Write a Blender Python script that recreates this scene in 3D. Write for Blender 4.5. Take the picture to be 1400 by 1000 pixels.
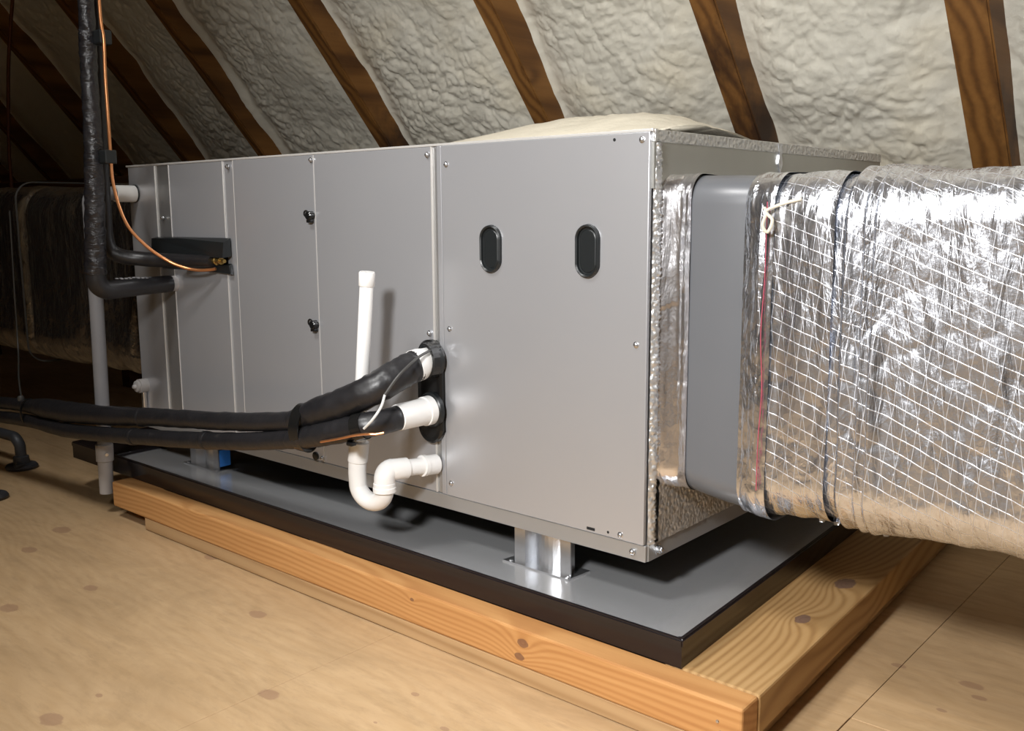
import bpy, bmesh, math, random
import numpy as np
from mathutils import Vector, Matrix
random.seed(4); RNG = np.random.RandomState(7)
for o in list(bpy.data.objects): bpy.data.objects.remove(o)
SC = bpy.context.scene; COL = SC.collection
PI = math.pi

# ------------------------------------------------------------------ camera
cam_d = bpy.data.cameras.new('camera'); cam = bpy.data.objects.new('camera', cam_d); COL.objects.link(cam)
cam_d.sensor_width = 36; cam_d.sensor_fit = 'HORIZONTAL'; cam_d.lens = 33.746; cam_d.clip_start = .02
Rm = [[0.75689, 0.65352, -0.00575], [0.09909, -0.12345, -0.98739], [-0.64599, 0.74677, -0.15819]]
cam.matrix_world = Matrix(((Rm[0][0], -Rm[1][0], -Rm[2][0], 0.73116), (Rm[0][1], -Rm[1][1], -Rm[2][1], -1.14231),
                           (Rm[0][2], -Rm[1][2], -Rm[2][2], 0.50913), (0, 0, 0, 1)))
SC.camera = cam
# ------------------------------------------------------------------ world, lamps, exposure
w = bpy.data.worlds.new('world'); SC.world = w; w.use_nodes = True
bg = w.node_tree.nodes['Background']; bg.inputs[0].default_value = (.8, .86, 1, 1); bg.inputs[1].default_value = .03
def area(name, loc, tgt, size, power, col, sy=None):
    l = bpy.data.lights.new(name, 'AREA'); l.energy = power; l.color = col; l.shape = 'RECTANGLE'
    l.size = size; l.size_y = sy or size
    o = bpy.data.objects.new(name, l); COL.objects.link(o); o.location = loc
    o.rotation_euler = (Vector(tgt) - Vector(loc)).to_track_quat('-Z', 'Y').to_euler(); return o
def spot(name, loc, tgt, rad, power, col, ang, blend):
    l = bpy.data.lights.new(name, 'SPOT'); l.energy = power; l.color = col; l.shadow_soft_size = rad; l.spot_size = math.radians(ang); l.spot_blend = blend
    o = bpy.data.objects.new(name, l); COL.objects.link(o); o.location = loc
    o.rotation_euler = (Vector(tgt) - Vector(loc)).to_track_quat('-Z', 'Y').to_euler(); return o
spot('work_light', (.30, -1.42, 1.02), (.25, .5, .5), .11, 105, (1, .995, .985), 115, .8)
o = area('ceiling_light', (-.55, -1.25, 2.15), (-.50, -.75, 0), .35, 10.5, (1, .99, .97)); o.data.spread = math.radians(125)
area('strip_light', (.20, -1.55, 2.25), (.35, .6, .55), 1.0, 36, (1, .995, .98), .35)
SC.view_settings.view_transform = 'Standard'; SC.view_settings.look = 'None'
SC.view_settings.exposure = .62; SC.view_settings.gamma = 1; SC.view_settings.use_curve_mapping = False

# ------------------------------------------------------------------ materials
class NT:
    def __init__(s, name):
        m = bpy.data.materials.new(name); m.use_nodes = True; s.m = m; s.t = m.node_tree; s.N = s.t.nodes; s.L = s.t.links
        s.b = s.N['Principled BSDF']; s.tc = s.N.new('ShaderNodeTexCoord')
    def n(s, typ, ins=None, **kw):
        x = s.N.new('ShaderNode' + typ)
        for k, v in kw.items(): setattr(x, k, v)
        for k, v in (ins or {}).items():
            if isinstance(v, bpy.types.NodeSocket): s.L.new(v, x.inputs[k])
            else: x.inputs[k].default_value = v
        return x
    def math(s, op, a, b=0.0, c=None):
        i = {0: a, 1: b}
        if c is not None: i[2] = c
        return s.n('Math', i, operation=op).outputs[0]
    def mapped(s, scale=(1, 1, 1), rot=(0, 0, 0), loc=(0, 0, 0), src='Object'):
        return s.n('Mapping', {'Vector': s.tc.outputs[src], 'Location': loc, 'Rotation': rot, 'Scale': scale}).outputs[0]
    def noise(s, vec, scale=5, detail=4, rough=.55, dist=0):
        return s.n('TexNoise', {'Vector': vec, 'Scale': scale, 'Detail': detail, 'Roughness': rough, 'Distortion': dist}).outputs[0]
    def ramp(s, fac, stops):
        r = s.n('ValToRGB', {0: fac}); e = r.color_ramp.elements
        while len(e) < len(stops): e.new(.5)
        for i, (p, c) in enumerate(stops):
            e[i].position = p; e[i].color = (*c, 1) if len(c) == 3 else c
        return r.outputs[0]
    def mix(s, fac, a, b, blend='MIX'):
        x = s.n('Mix', data_type='RGBA', blend_type=blend)
        for k, v in ((0, fac), (6, a), (7, b)):
            if isinstance(v, bpy.types.NodeSocket): s.L.new(v, x.inputs[k])
            else: x.inputs[k].default_value = (*v, 1) if isinstance(v, tuple) and len(v) == 3 else v
        return x.outputs[2]
    def bump(s, h, strength=.3, dist=.002, normal=None):
        i = {'Height': h, 'Strength': strength, 'Distance': dist}
        if normal: i['Normal'] = normal
        return s.n('Bump', i).outputs[0]
    def set(s, **kw):
        for k, v in kw.items():
            k = {'base': 'Base Color', 'rough': 'Roughness', 'metal': 'Metallic', 'normal': 'Normal', 'ior': 'IOR', 'coat': 'Coat Weight',
                 'coatr': 'Coat Roughness', 'trans': 'Transmission Weight', 'spec': 'Specular IOR Level', 'sub': 'Subsurface Weight', 'aniso': 'Anisotropic'}[k]
            if isinstance(v, bpy.types.NodeSocket): s.L.new(v, s.b.inputs[k])
            else: s.b.inputs[k].default_value = (*v, 1) if isinstance(v, tuple) and len(v) == 3 else v
        return s.m

def plain(name, col, rough=.5, metal=0, bscale=0, bstr=.2, bdist=.001, var=.06, vscale=6, **kw):
    t = NT(name); v = t.noise(t.mapped(), vscale, 3)
    c = t.mix(v, tuple(x*(1-var) for x in col), tuple(min(1, x*(1+var)) for x in col))
    kk = dict(base=c, rough=rough, metal=metal, **kw)
    if bscale: kk['normal'] = t.bump(t.noise(t.mapped(), bscale, 4), bstr, bdist)
    return t.set(**kk)

def wood(name, light, mid, dark, along=0, rings=55, knots=(), across=(0, 1, 1), stretch=.22, rough=.6, knot_col=(.16, .075, .045), stain=0, wav=.6, rw=.38, off=(0, 0, 0), kmx=.78, mottle=0):
    """long grain with growth rings bending around each knot"""
    t = NT(name); sc = [1, 1, 1]; sc[along] = stretch
    pos = t.tc.outputs['Object']
    v = t.mapped(tuple(sc))
    warp = t.noise(v, 3.2, 3, .5)
    sep = t.n('SeparateXYZ', {0: pos})
    g = t.math('MULTIPLY', sep.outputs[0], across[0])
    for i in (1, 2): g = t.math('ADD', g, t.math('MULTIPLY', sep.outputs[i], across[i]))
    g = t.math('ADD', g, t.math('MULTIPLY', warp, wav*.25))
    km = None
    for (kx, ky, kz, r) in [(q[0]-off[0], q[1]-off[1], q[2]-off[2], q[3]) for q in knots]:
        s3 = [1., 1., 1.]; s3[along] = .62
        d0 = t.n('VectorMath', {0: pos, 1: (kx, ky, kz)}, operation='SUBTRACT').outputs[0]
        d1 = t.n('VectorMath', {0: d0, 1: tuple(s3)}, operation='MULTIPLY').outputs[0]
        d = t.n('VectorMath', {0: d1}, operation='LENGTH').outputs['Value']
        e = t.math('EXPONENT', t.math('MULTIPLY', d, -1/(r*2.6)))
        g = t.math('ADD', g, t.math('MULTIPLY', e, r*5.0))
        k = t.n('MapRange', {0: t.math('ADD', d, t.math('MULTIPLY', t.noise(pos, 120, 2), r*.5)), 1: r*1.28, 2: r*1.12, 3: 0, 4: 1}).outputs[0]
        km = k if km is None else t.math('MAXIMUM', km, k)
    ph = t.math('MULTIPLY', g, rings*6.283)
    ring = t.math('ADD', t.math('MULTIPLY', t.math('SINE', ph), .5), .5)
    ring = t.math('POWER', ring, 1.6)
    sf = [90, 90, 90]; sf[along] = 5
    fib = t.noise(t.mapped(tuple(sf)), 1, 4, .6)
    blot = t.noise(v, 2.5, 4, .6)
    f = t.math('ADD', t.math('MULTIPLY', ring, rw), t.math('ADD', t.math('MULTIPLY', fib, .35), t.math('MULTIPLY', blot, .5)))
    c = t.ramp(f, [(.25, light), (.6, mid), (.95, dark)])
    if mottle:
        mm = t.n('MapRange', {0: t.noise(t.mapped((1, 2.2, 1), loc=(5, 2, 0)), 3.2, 6, .7, .8), 1: .42, 2: .68, 3: 0, 4: mottle}).outputs[0]
        c = t.mix(mm, c, tuple(x*.66 for x in mid))
        c = t.mix(t.n('MapRange', {0: t.noise(t.mapped((14, 60, 14)), 1, 6, .75), 1: .5, 2: .75, 3: 0, 4: mottle*.9}).outputs[0], c, tuple(x*.6 for x in mid))
    if stain:
        sm = t.n('MapRange', {0: t.noise(t.mapped((1, 1, 1) if along != 1 else (1.6, .7, .7)), 4.5, 5, .65), 1: .5, 2: .66, 3: 0, 4: stain}).outputs[0]
        c = t.mix(sm, c, (.035, .016, .008))
    if km is not None: c = t.mix(t.math('MULTIPLY', km, kmx), c, knot_col)
    return t.set(base=c, rough=rough, spec=.35, normal=t.bump(f, .25, .0006))

# silver painted sheet metal
def silver():
    t = NT('silver_sheet'); v = t.noise(t.mapped(), 2.2, 3); fine = t.noise(t.mapped(), 900, 2)
    c = t.mix(v, (.50, .505, .53), (.55, .555, .575))
    return t.set(base=c, metal=.62, rough=t.math('ADD', t.math('MULTIPLY', v, .06), .30), normal=t.bump(fine, .03, .0002))
SILVER = silver()
RAIL = plain('rail_sheet', (.40, .40, .40), .34, .6)
SILVER_EDGE = plain('bare_sheet_edge', (.72, .70, .67), .35, .5)
ZINC = plain('zinc_plated', (.62, .63, .65), .27, .95, 60, .06, .001)
GALV = plain('galvanised_sheet', (.50, .50, .50), .38, .85, 30, .05)
BOARD_GREY = plain('duct_board_facing', (.50, .50, .47), .33, .75, 9, .25, .004, var=.2, vscale=4)
BLACK_RUBBER = plain('black_rubber', (.010, .012, .013), .38, 0, 300, .05)
BLACK_GLOSS = plain('black_plastic', (.008, .008, .008), .22)
BLACK_PAN = plain('black_pan', (.012, .009, .010), .16, 0, var=.2, spec=.5)
PVC = plain('white_pvc', (.80, .79, .77), .33, var=.02)
PVC_GREY = plain('grey_pipe', (.20, .20, .21), .42, var=.15, vscale=9)
PVC_LGREY = plain('pale_grey_pipe', (.36, .34, .33), .45, var=.15, vscale=14)
STEEL_PIPE = plain('dull_iron_pipe', (.055, .058, .065), .5, .3, 120, .3, .001, var=.4, vscale=30)
COPPER = plain('copper', (.80, .36, .16), .3, .9, var=.15, vscale=30)
COPPER_OLD = plain('old_copper', (.11, .035, .015), .5, .5)
CLEAR = plain('clear_cable', (.62, .62, .60), .25, var=.1)
WIRE = plain('dark_wire', (.05, .048, .045), .5)
BRASS = plain('brass', (.45, .30, .10), .25, .9)
HOLE = plain('dark_hole', (.004, .004, .004), .8)
GREY_FABRIC = plain('grey_flexible_fabric', (.118, .123, .133), .34, 0, 700, .06, .0003, var=.04, spec=.7)
BLUE = plain('blue_sticker', (.03, .16, .5), .4)
CREAM = plain('cream_foam', (.62, .57, .46), .55, 0, 130, .5, .002, var=.08, vscale=12)

def pan_floor():
    t = NT('pan_tray_floor'); v = t.noise(t.mapped((1, 2, 1)), 2, 2)
    return t.set(base=t.mix(v, (.86, .87, .89), (.92, .925, .94)), metal=.78, rough=t.math('ADD', t.math('MULTIPLY', v, .08), .20), normal=t.bump(v, .03, .003))
PAN_FLOOR = pan_floor()

def tubefoam(name, dust):
    t = NT(name); v = t.noise(t.mapped(), 16, 5, .6); f = t.noise(t.mapped(), 240, 3)
    cr = t.n('TexVoronoi', {'Vector': t.mapped((1, 1, 1)), 'Scale': 42.0}, feature='DISTANCE_TO_EDGE').outputs[0]
    sc = t.n('MapRange', {0: t.noise(t.mapped((1, 1, 1)), 34, 6, .75, 1.5), 1: .62, 2: .72, 3: 0, 4: 1}).outputs[0]
    c = t.mix(v, (.008, .008, .009), (.018, .017, .019))
    c = t.mix(t.math('MULTIPLY', sc, dust), c, (.09, .08, .07))
    nb = t.bump(t.noise(t.mapped(), 26, 3), .5, .004)
    return t.set(base=c, rough=t.math('ADD', t.math('MULTIPLY', v, .25), .28), normal=t.bump(f, .12, .0005, nb), spec=.55)
TUBE = tubefoam('black_pipe_insulation', .55); TUBE_DUSTY = tubefoam('dusty_black_insulation', 1.0)

def tapewrap():
    t = NT('wrinkled_black_tape')
    h = t.noise(t.mapped((30, 30, 75)), 1, 5, .6, 1.2)
    big = t.noise(t.mapped((22, 22, 26)), 1, 2)
    nb = t.bump(big, .9, .008)
    return t.set(base=(.012, .012, .015), rough=.27, spec=.7, normal=t.bump(h, .9, .004, nb))
TAPE = tapewrap()

def foam():
    t = NT('spray_foam'); p = t.tc.outputs['Object']
    big = t.noise(t.mapped(), 1.8, 4, .6); mid = t.noise(t.mapped(), 16, 5, .6)
    c = t.mix(big, (.74, .70, .585), (.69, .665, .58))
    y = t.n('MapRange', {0: t.noise(t.mapped(loc=(3, 1, 2)), 3.2, 3, .5), 1: .55, 2: .72, 3: 0, 4: .6}).outputs[0]
    c = t.mix(y, c, (.76, .67, .48))
    c = t.mix(t.math('MULTIPLY', mid, .28), c, (.60, .575, .50))
    vor = t.n('TexVoronoi', {'Vector': t.n('VectorMath', {0: p, 1: t.n('VectorMath', {0: t.n('TexNoise', {'Vector': p, 'Scale': 14.0}).outputs[1], 'Scale': .05}, operation='SCALE').outputs[0]}, operation='ADD').outputs[0], 'Scale': 42.0}, feature='SMOOTH_F1').outputs[0]
    b1 = t.bump(vor, .55, .006); b1.node.invert = True
    return t.set(base=c, rough=.62, spec=.4, normal=t.bump(t.noise(p, 85, 4, .6), .35, .003, b1))
FOAM = foam()

def foil(name, scrim, base=(.80, .79, .80), rough=.16, wr=1.0):
    """aluminium foil facing; UV in metres along the wrap, thin reinforcing threads pressed through it"""
    t = NT(name); uv = t.tc.outputs['UV']; p = t.tc.outputs['Object']
    crv = t.noise(t.mapped((26, 26, 7)), 1, 5, .6, .6)
    cr2 = t.n('TexVoronoi', {'Vector': t.n('VectorMath', {0: t.mapped((1, 1, .55)), 1: t.n('VectorMath', {0: t.n('TexNoise', {'Vector': p, 'Scale': 22.0}).outputs[1], 'Scale': .04}, operation='SCALE').outputs[0]}, operation='ADD').outputs[0], 'Scale': 38.0}).outputs[0]
    nb = t.bump(crv, .55*wr, .010)
    nb = t.bump(cr2, .5*wr, .0022, nb)
    nb = t.bump(t.noise(p, 120, 4, .6), .35*wr, .0012, nb)
    c = base
    if scrim:
        wv = t.n('VectorMath', {0: uv, 1: t.n('VectorMath', {0: t.n('TexNoise', {'Vector': p, 'Scale': 7.0, 'Detail': 2.0}).outputs[1], 'Scale': .012}, operation='SCALE').outputs[0]}, operation='ADD').outputs[0]
        su = t.n('SeparateXYZ', {0: wv})
        U, V = su.outputs[0], su.outputs[1]
        def lines(a, b, sp, wd):
            q = t.math('ADD', t.math('MULTIPLY', U, a/sp), t.math('MULTIPLY', V, b/sp))
            fr = t.math('ABSOLUTE', t.math('SUBTRACT', t.math('FRACT', t.math('ADD', q, 100.)), .5))
            return t.n('MapRange', {0: fr, 1: wd/sp, 2: 0.0, 3: 0, 4: 1}).outputs[0]
        l1 = lines(.367, .93, .0165, .0007); l2 = lines(.99, -.10, .0155, .0006); l3 = lines(.98, .16, .0155, .0005)
        l = t.math('MAXIMUM', l1, t.math('MULTIPLY', t.math('MAXIMUM', l2, t.math('MULTIPLY', l3, .8)), .8))
        nb = t.bump(l, .3, .0006, nb)
        c = t.mix(t.math('MULTIPLY', l, .28), c, (.95, .94, .94))
        rr = t.math('ADD', t.math('MULTIPLY', l, .3), rough)
    else: rr = rough
    return t.set(base=c, metal=.97, rough=rr, normal=nb)
FOIL_SCRIM = foil('scrim_foil', True, (.77, .80, .87), .27); FOIL_TAPE = foil('foil_tape', False, (.80, .83, .90), .22, 1.0)
def pebble():
    t = NT('pebbled_facing'); p = t.tc.outputs['Object']
    v = t.n('TexVoronoi', {'Vector': p, 'Scale': 170.0}, feature='SMOOTH_F1').outputs[0]
    return t.set(base=(.74, .74, .73), metal=.85, rough=.42, normal=t.bump(v, .8, .003, t.bump(t.noise(p, 60, 3), .5, .003)))
FOIL_ROUGH = pebble()
FOIL_OLD = foil('old_foil', False, (.40, .385, .36), .17, 1.2)
FOIL_SLEEVE = foil('foil_sleeve_smooth', False, (.84, .84, .88), .22, .6)

WOOD_SOFT = wood('pine_orange', (.60, .325, .125), (.47, .228, .078), (.36, .155, .05), 0, 85, [(-.131, -.125, -.120, .007), (-.138, -.125, -.143, .006), (-.368, -.125, -.116, .003), (-1.019, -.125, -.088+.0, .006)], (0, .3, 1), off=(-.6, .3, -.187), rw=.26)
WOOD_TOP = wood('pine_side_plank', (.53, .34, .155), (.42, .25, .10), (.26, .135, .05), 1, 75, [(.166, .177, -.1, .011), (.160, .355, -.1, .016)], (1, 0, .3), knot_col=(.15, .09, .08), wav=.35, off=(-.6, .3, -.187), rw=.3)
WOOD_PALE = wood('pine_sleeper', (.50, .33, .17), (.44, .28, .14), (.34, .2, .09), 0, 40, [], (0, .3, 1))
RAFT = [wood('rafter_wood_%s' % 'ab'[i], (.27, .125, .033), (.18, .078, .019), (.08, .032, .009), 1, 30, k, (1, 0, .2), stretch=.3, stain=s, knot_col=(.03, .014, .008))
        for i, (s, k) in enumerate([(.25, [(-.985, .93, .875, .014)]), (.9, [])])]
WOOD_DARK = wood('old_dark_timber', (.12, .055, .025), (.08, .035, .016), (.04, .018, .01), 0, 20)

FZ = -.187
def plywood():
    fk = [(-.573, -.623, .018), (-.654, -.228, .016), (-1.381, -.243, .022), (-1.303, -.346, .018), (-.999, -.361, .014), (-.588, -.547, .006), (-.399, -.385, .016), (-.969, -.123, .016),
          (-.235, -.246, .006), (-.135, -.286, .006), (-.22, -.336, .003), (.271, .30, .009), (.375, .306, .014), (.394, .273, .009), (.364, .202, .006), (-1.02, -.5, .018), (-.8, -.9, .02), (-1.9, -.3, .02), (.6, -.1, .02), (-2.3, .9, .02)]
    return wood('plywood', (.57, .395, .225), (.49, .325, .17), (.34, .21, .105), 0, 34, [(a, b, FZ, r*.8) for a, b, r in fk], (.12, 1, 0), stretch=.35, rough=.62, knot_col=(.26, .14, .09), wav=1.3, rw=.12, kmx=.5, mottle=.5)
PLY = plywood()

# ------------------------------------------------------------------ object helpers
def link(name, me, parent=None, loc=None):
    o = bpy.data.objects.new(name, me); COL.objects.link(o)
    if parent: o.parent = parent
    if loc is not None: o.location = loc
    return o
def thing(name, label, cat, loc=(0, 0, 0), group=None):
    o = link(name, None, None, loc); o.empty_display_size = .05; o['label'] = label; o['category'] = cat
    if group: o['group'] = group
    return o
def tag(o, label, cat, group=None):
    o['label'] = label; o['category'] = cat
    if group: o['group'] = group
    return o
def struct(o): o['kind'] = 'structure'; return o
class MB:
    """collects shapes given in world coordinates; build() writes ONE mesh object"""
    def __init__(s): s.v = []; s.f = []; s.sm = []; s.uv = None
    def add(s, vs, fs, smooth=False):
        b = len(s.v); s.v += [tuple(map(float, p)) for p in vs]; s.f += [tuple(i+b for i in f) for f in fs]; s.sm += [smooth]*len(fs); return s
    def box(s, x0, x1, y0, y1, z0, z1, bev=0.0):
        bm = bmesh.new()
        bmesh.ops.create_cube(bm, size=1)
        for v in bm.verts: v.co = Vector((x0+(v.co.x+.5)*(x1-x0), y0+(v.co.y+.5)*(y1-y0), z0+(v.co.z+.5)*(z1-z0)))
        if bev: bmesh.ops.bevel(bm, geom=bm.edges[:], offset=bev, segments=2, affect='EDGES', profile=.5)
        return s.bm(bm)
    def bm(s, bm, smooth=False):
        bm.verts.index_update(); s.add([v.co[:] for v in bm.verts], [[v.index for v in f.verts] for f in bm.faces], smooth); bm.free(); return s
    def prism(s, poly, z0, z1, bev=0.0, axis=2):
        """poly of 2-D points extruded; axis 2: xy->z, 1: xz->y"""
        n = len(poly); P = lambda p, h: (p[0], p[1], h) if axis == 2 else (p[0], h, p[1])
        bm = bmesh.new(); a = [bm.verts.new(P(p, z0)) for p in poly]; b = [bm.verts.new(P(p, z1)) for p in poly]
        bm.faces.new(a); bm.faces.new(b)
        for i in range(n): bm.faces.new((a[i], a[(i+1) % n], b[(i+1) % n], b[i]))
        bmesh.ops.recalc_face_normals(bm, faces=bm.faces[:])
        if bev: bmesh.ops.bevel(bm, geom=bm.edges[:], offset=bev, segments=2, affect='EDGES', profile=.5)
        return s.bm(bm)
    def tube(s, pts, r, seg=20, cap=True, inner=0, sub=0, wob=0):
        pts = [np.array(p, float) for p in pts]
        rr = list(r) if hasattr(r, '__len__') else [r]*len(pts)
        if sub:
            P = [2*pts[0]-pts[1]] + pts + [2*pts[-1]-pts[-2]]; Rr = [rr[0]] + rr + [rr[-1]]; q = []; q2 = []
            for i in range(1, len(P)-2):
                for k in range(sub):
                    t = k/sub; a, b, c, d = P[i-1], P[i], P[i+1], P[i+2]
                    q.append(.5*((2*b)+(-a+c)*t+(2*a-5*b+4*c-d)*t*t+(-a+3*b-3*c+d)*t**3)); q2.append(Rr[i]+(Rr[i+1]-Rr[i])*(t*t*(3-2*t)))
            q.append(pts[-1]); q2.append(rr[-1]); pts, rr = q, q2
        n = len(pts); T = []
        for i in range(n):
            d = pts[min(i+1, n-1)]-pts[max(i-1, 0)]; T.append(d/(np.linalg.norm(d)+1e-12))
        up = np.array([0, 0, 1.]) if abs(T[0][2]) < .9 else np.array([1., 0, 0])
        u = np.cross(T[0], up); u /= np.linalg.norm(u); vs = []
        for i in range(n):
            u = u-T[i]*u.dot(T[i]); u /= np.linalg.norm(u); v = np.cross(T[i], u)
            for k in range(seg):
                a = 2*PI*k/seg; R_ = rr[i]*(1+wob*(math.sin(3*a+i*.9)+math.sin(2*a-i*1.7)+math.sin(i*2.3))/3)
                vs.append(pts[i]+R_*(u*math.cos(a)+v*math.sin(a)))
        fs = [(i*seg+k, i*seg+(k+1) % seg, (i+1)*seg+(k+1) % seg, (i+1)*seg+k) for i in range(n-1) for k in range(seg)]
        s.add(vs, fs, True)
        if cap: s.add(vs[:seg], [tuple(range(seg))[::-1]]); s.add(vs[-seg:], [tuple(range(seg))])
        return s
    def lathe(s, base, axis, prof, seg=24):
        """prof = (distance along axis, radius)"""
        base = np.array(base, float); ax = np.array(axis, float); ax /= np.linalg.norm(ax)
        up = np.array([0, 0, 1.]) if abs(ax[2]) < .9 else np.array([1., 0, 0])
        u = np.cross(ax, up); u /= np.linalg.norm(u); v = np.cross(ax, u)
        vs = [base+ax*h+r*(u*math.cos(2*PI*k/seg)+v*math.sin(2*PI*k/seg)) for h, r in prof for k in range(seg)]
        n = len(prof)
        # split sharp: each band its own ring pair
        for i in range(n-1):
            s.add(vs[i*seg:(i+2)*seg], [(k, (k+1) % seg, seg+(k+1) % seg, seg+k) for k in range(seg)], True)
        if prof[0][1] > 1e-5: s.add(vs[:seg], [tuple(range(seg))[::-1]])
        if prof[-1][1] > 1e-5: s.add(vs[-seg:], [tuple(range(seg))])
        return s
    def stadium(s, cx, cz, r, hl, prof, seg=28):
        """upright rounded slot on a y-facing wall; prof = (inset, y)"""
        vs = []
        for ins, y in prof:
            for k in range(seg):
                a = 2*PI*k/seg; R_ = max(r-ins, .0005)
                vs.append((cx+R_*math.cos(a), y, cz+R_*math.sin(a)+(hl if math.sin(a) >= 0 else -hl)))
        n = len(prof)
        for i in range(n-1): s.add(vs[i*seg:(i+2)*seg], [(k, (k+1) % seg, seg+(k+1) % seg, seg+k) for k in range(seg)], False)
        s.add(vs[-seg:], [tuple(range(seg))]); return s
    def build(s, name, mat, parent=None, fix=True):
        off = Vector(parent_loc(parent))
        me = bpy.data.meshes.new(name); me.from_pydata([(Vector(v)-off)[:] for v in s.v], [], s.f); me.materials.append(mat)
        if fix:
            bm = bmesh.new(); bm.from_mesh(me); bmesh.ops.remove_doubles(bm, verts=bm.verts[:], dist=1e-6); bmesh.ops.recalc_face_normals(bm, faces=bm.faces[:]); bm.to_mesh(me); bm.free()
        if any(s.sm):
            me.polygons.foreach_set('use_smooth', [True]*len(me.polygons)); me.set_sharp_from_angle(angle=math.radians(38))
        me.update()
        return link(name, me, parent)
def parent_loc(p):
    v = Vector((0, 0, 0))
    while p: v += p.location; p = p.parent
    return v
def grid(name, P, mat, parent=None, uv=None, wrap=False):
    """P: (n,m,3) world positions -> smooth grid mesh"""
    n, m = P.shape[:2]; off = np.array(parent_loc(parent)[:])
    idx = np.arange(n*m).reshape(n, m); a, b, c, d = idx[:-1, :-1], idx[1:, :-1], idx[1:, 1:], idx[:-1, 1:]
    F = np.stack([a, b, c, d], -1).reshape(-1, 4)
    me = bpy.data.meshes.new(name); me.from_pydata((P.reshape(-1, 3)-off).tolist(), [], F.tolist()); me.materials.append(mat)
    me.polygons.foreach_set('use_smooth', [True]*len(F))
    if uv is not None:
        l = me.uv_layers.new(name='UVMap'); l.data.foreach_set('uv', uv.reshape(-1, 2)[F.reshape(-1)].astype(np.float32).ravel())
    me.update(); return link(name, me, parent)

# ------------------------------------------------------------------ numpy noise
_T = RNG.rand(256, 256)
def vn(x, y):
    xi = np.floor(x).astype(int); yi = np.floor(y).astype(int); fx = x-xi; fy = y-yi
    fx = fx*fx*(3-2*fx); fy = fy*fy*(3-2*fy); g = lambda a, b: _T[a % 256, b % 256]
    return (g(xi, yi)*(1-fx)+g(xi+1, yi)*fx)*(1-fy)+(g(xi, yi+1)*(1-fx)+g(xi+1, yi+1)*fx)*fy
def fbm(x, y, o=4):
    r = 0; a = .5
    for i in range(o): r = r+a*vn(x*2**i+i*17, y*2**i+i*31); a *= .5
    return r
_J = RNG.rand(256, 256, 2)
def worley(x, y):
    xi = np.floor(x).astype(int); yi = np.floor(y).astype(int); d1 = np.full(x.shape, 9.); d2 = d1.copy()
    for i in (-1, 0, 1):
        for j in (-1, 0, 1):
            J = _J[(xi+i) % 256, (yi+j) % 256]; d = (xi+i+J[..., 0]-x)**2+(yi+j+J[..., 1]-y)**2
            d2 = np.where(d < d1, d1, np.minimum(d2, d)); d1 = np.minimum(d1, d)
    return np.sqrt(d1), np.sqrt(d2)

# ================================================================== THE SETTING
FZ = -.187
# floor: plywood sheets with open joints (longest joints as seen)
fl = struct(MB().box(-5.2, 3.2, -3.8, 2.0, FZ-.06, FZ-.016).build('floor', WOOD_DARK))
xs = [-5.2, -2.85, -.4115, .274, 2.03, 3.2]; ys = [-3.8, -2.34, -1.12, .10, 1.32, 2.0]
for i in range(5):
    for j in range(5):
        g = .0006
        dz = [0, .0006, -.0004][(i+j) % 3]
        MB().box(xs[i]+g, xs[i+1]-g, ys[j]+.0006, ys[j+1]-.0006, FZ-.018, FZ+dz-(.0006 if True else 0), .0008).build('plywood_sheet', PLY, fl)

# roof slope behind the unit:  z = .62 - S (y - 1.15)
S = 1.187; th = math.atan(S); cs, sn = math.cos(th), math.sin(th)
def roof(x, s, h):
    """s: distance up the slope from y=1.83 (floor), h: height off the rafter faces into the room(-)/out(+)"""
    y0, z0 = 1.83, FZ
    return np.stack([x, y0-s*cs+h*sn, z0+s*sn+h*cs], -1)
ceil = MB()
A = np.array
def rq(x0, x1, s0, s1, h0, h1):
    c = [roof(A(x), A(s), A(h)) for h in (h0, h1) for x, s in ((x0, s0), (x1, s0), (x1, s1), (x0, s1))]
    return c, [(0, 1, 2, 3), (7, 6, 5, 4), (0, 4, 5, 1), (1, 5, 6, 2), (2, 6, 7, 3), (3, 7, 4, 0)]
c, f = rq(-5.2, 3.2, -.2, 4.4, .16, .19); ceil.add(c, f)
ceiling = struct(ceil.build('ceiling', WOOD_DARK))
# rafters (left edge of each underside as seen)
raf = [-5.0, -4.36, -3.62, -3.00, -2.455, -1.76, -1.065, -.455, .085, .72, 1.34, 1.96, 2.58]
RW = .058
for k, x in enumerate(raf):
    c, f = rq(x, x+RW+(.022 if k == 8 else .006 if k == 7 else -.012 if k == 4 else 0), -.1, 4.35, 0, .15)
    b = bmesh.new(); vv = [b.verts.new(p) for p in c]
    for q in f: b.faces.new([vv[i] for i in q])
    bmesh.ops.recalc_face_normals(b, faces=b.faces[:]); bmesh.ops.bevel(b, geom=b.edges[:], offset=.004, segments=2, affect='EDGES')
    MB().bm(b).build('rafter', RAFT[1] if k in (7, 8, 5) else RAFT[0], ceiling)
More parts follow.
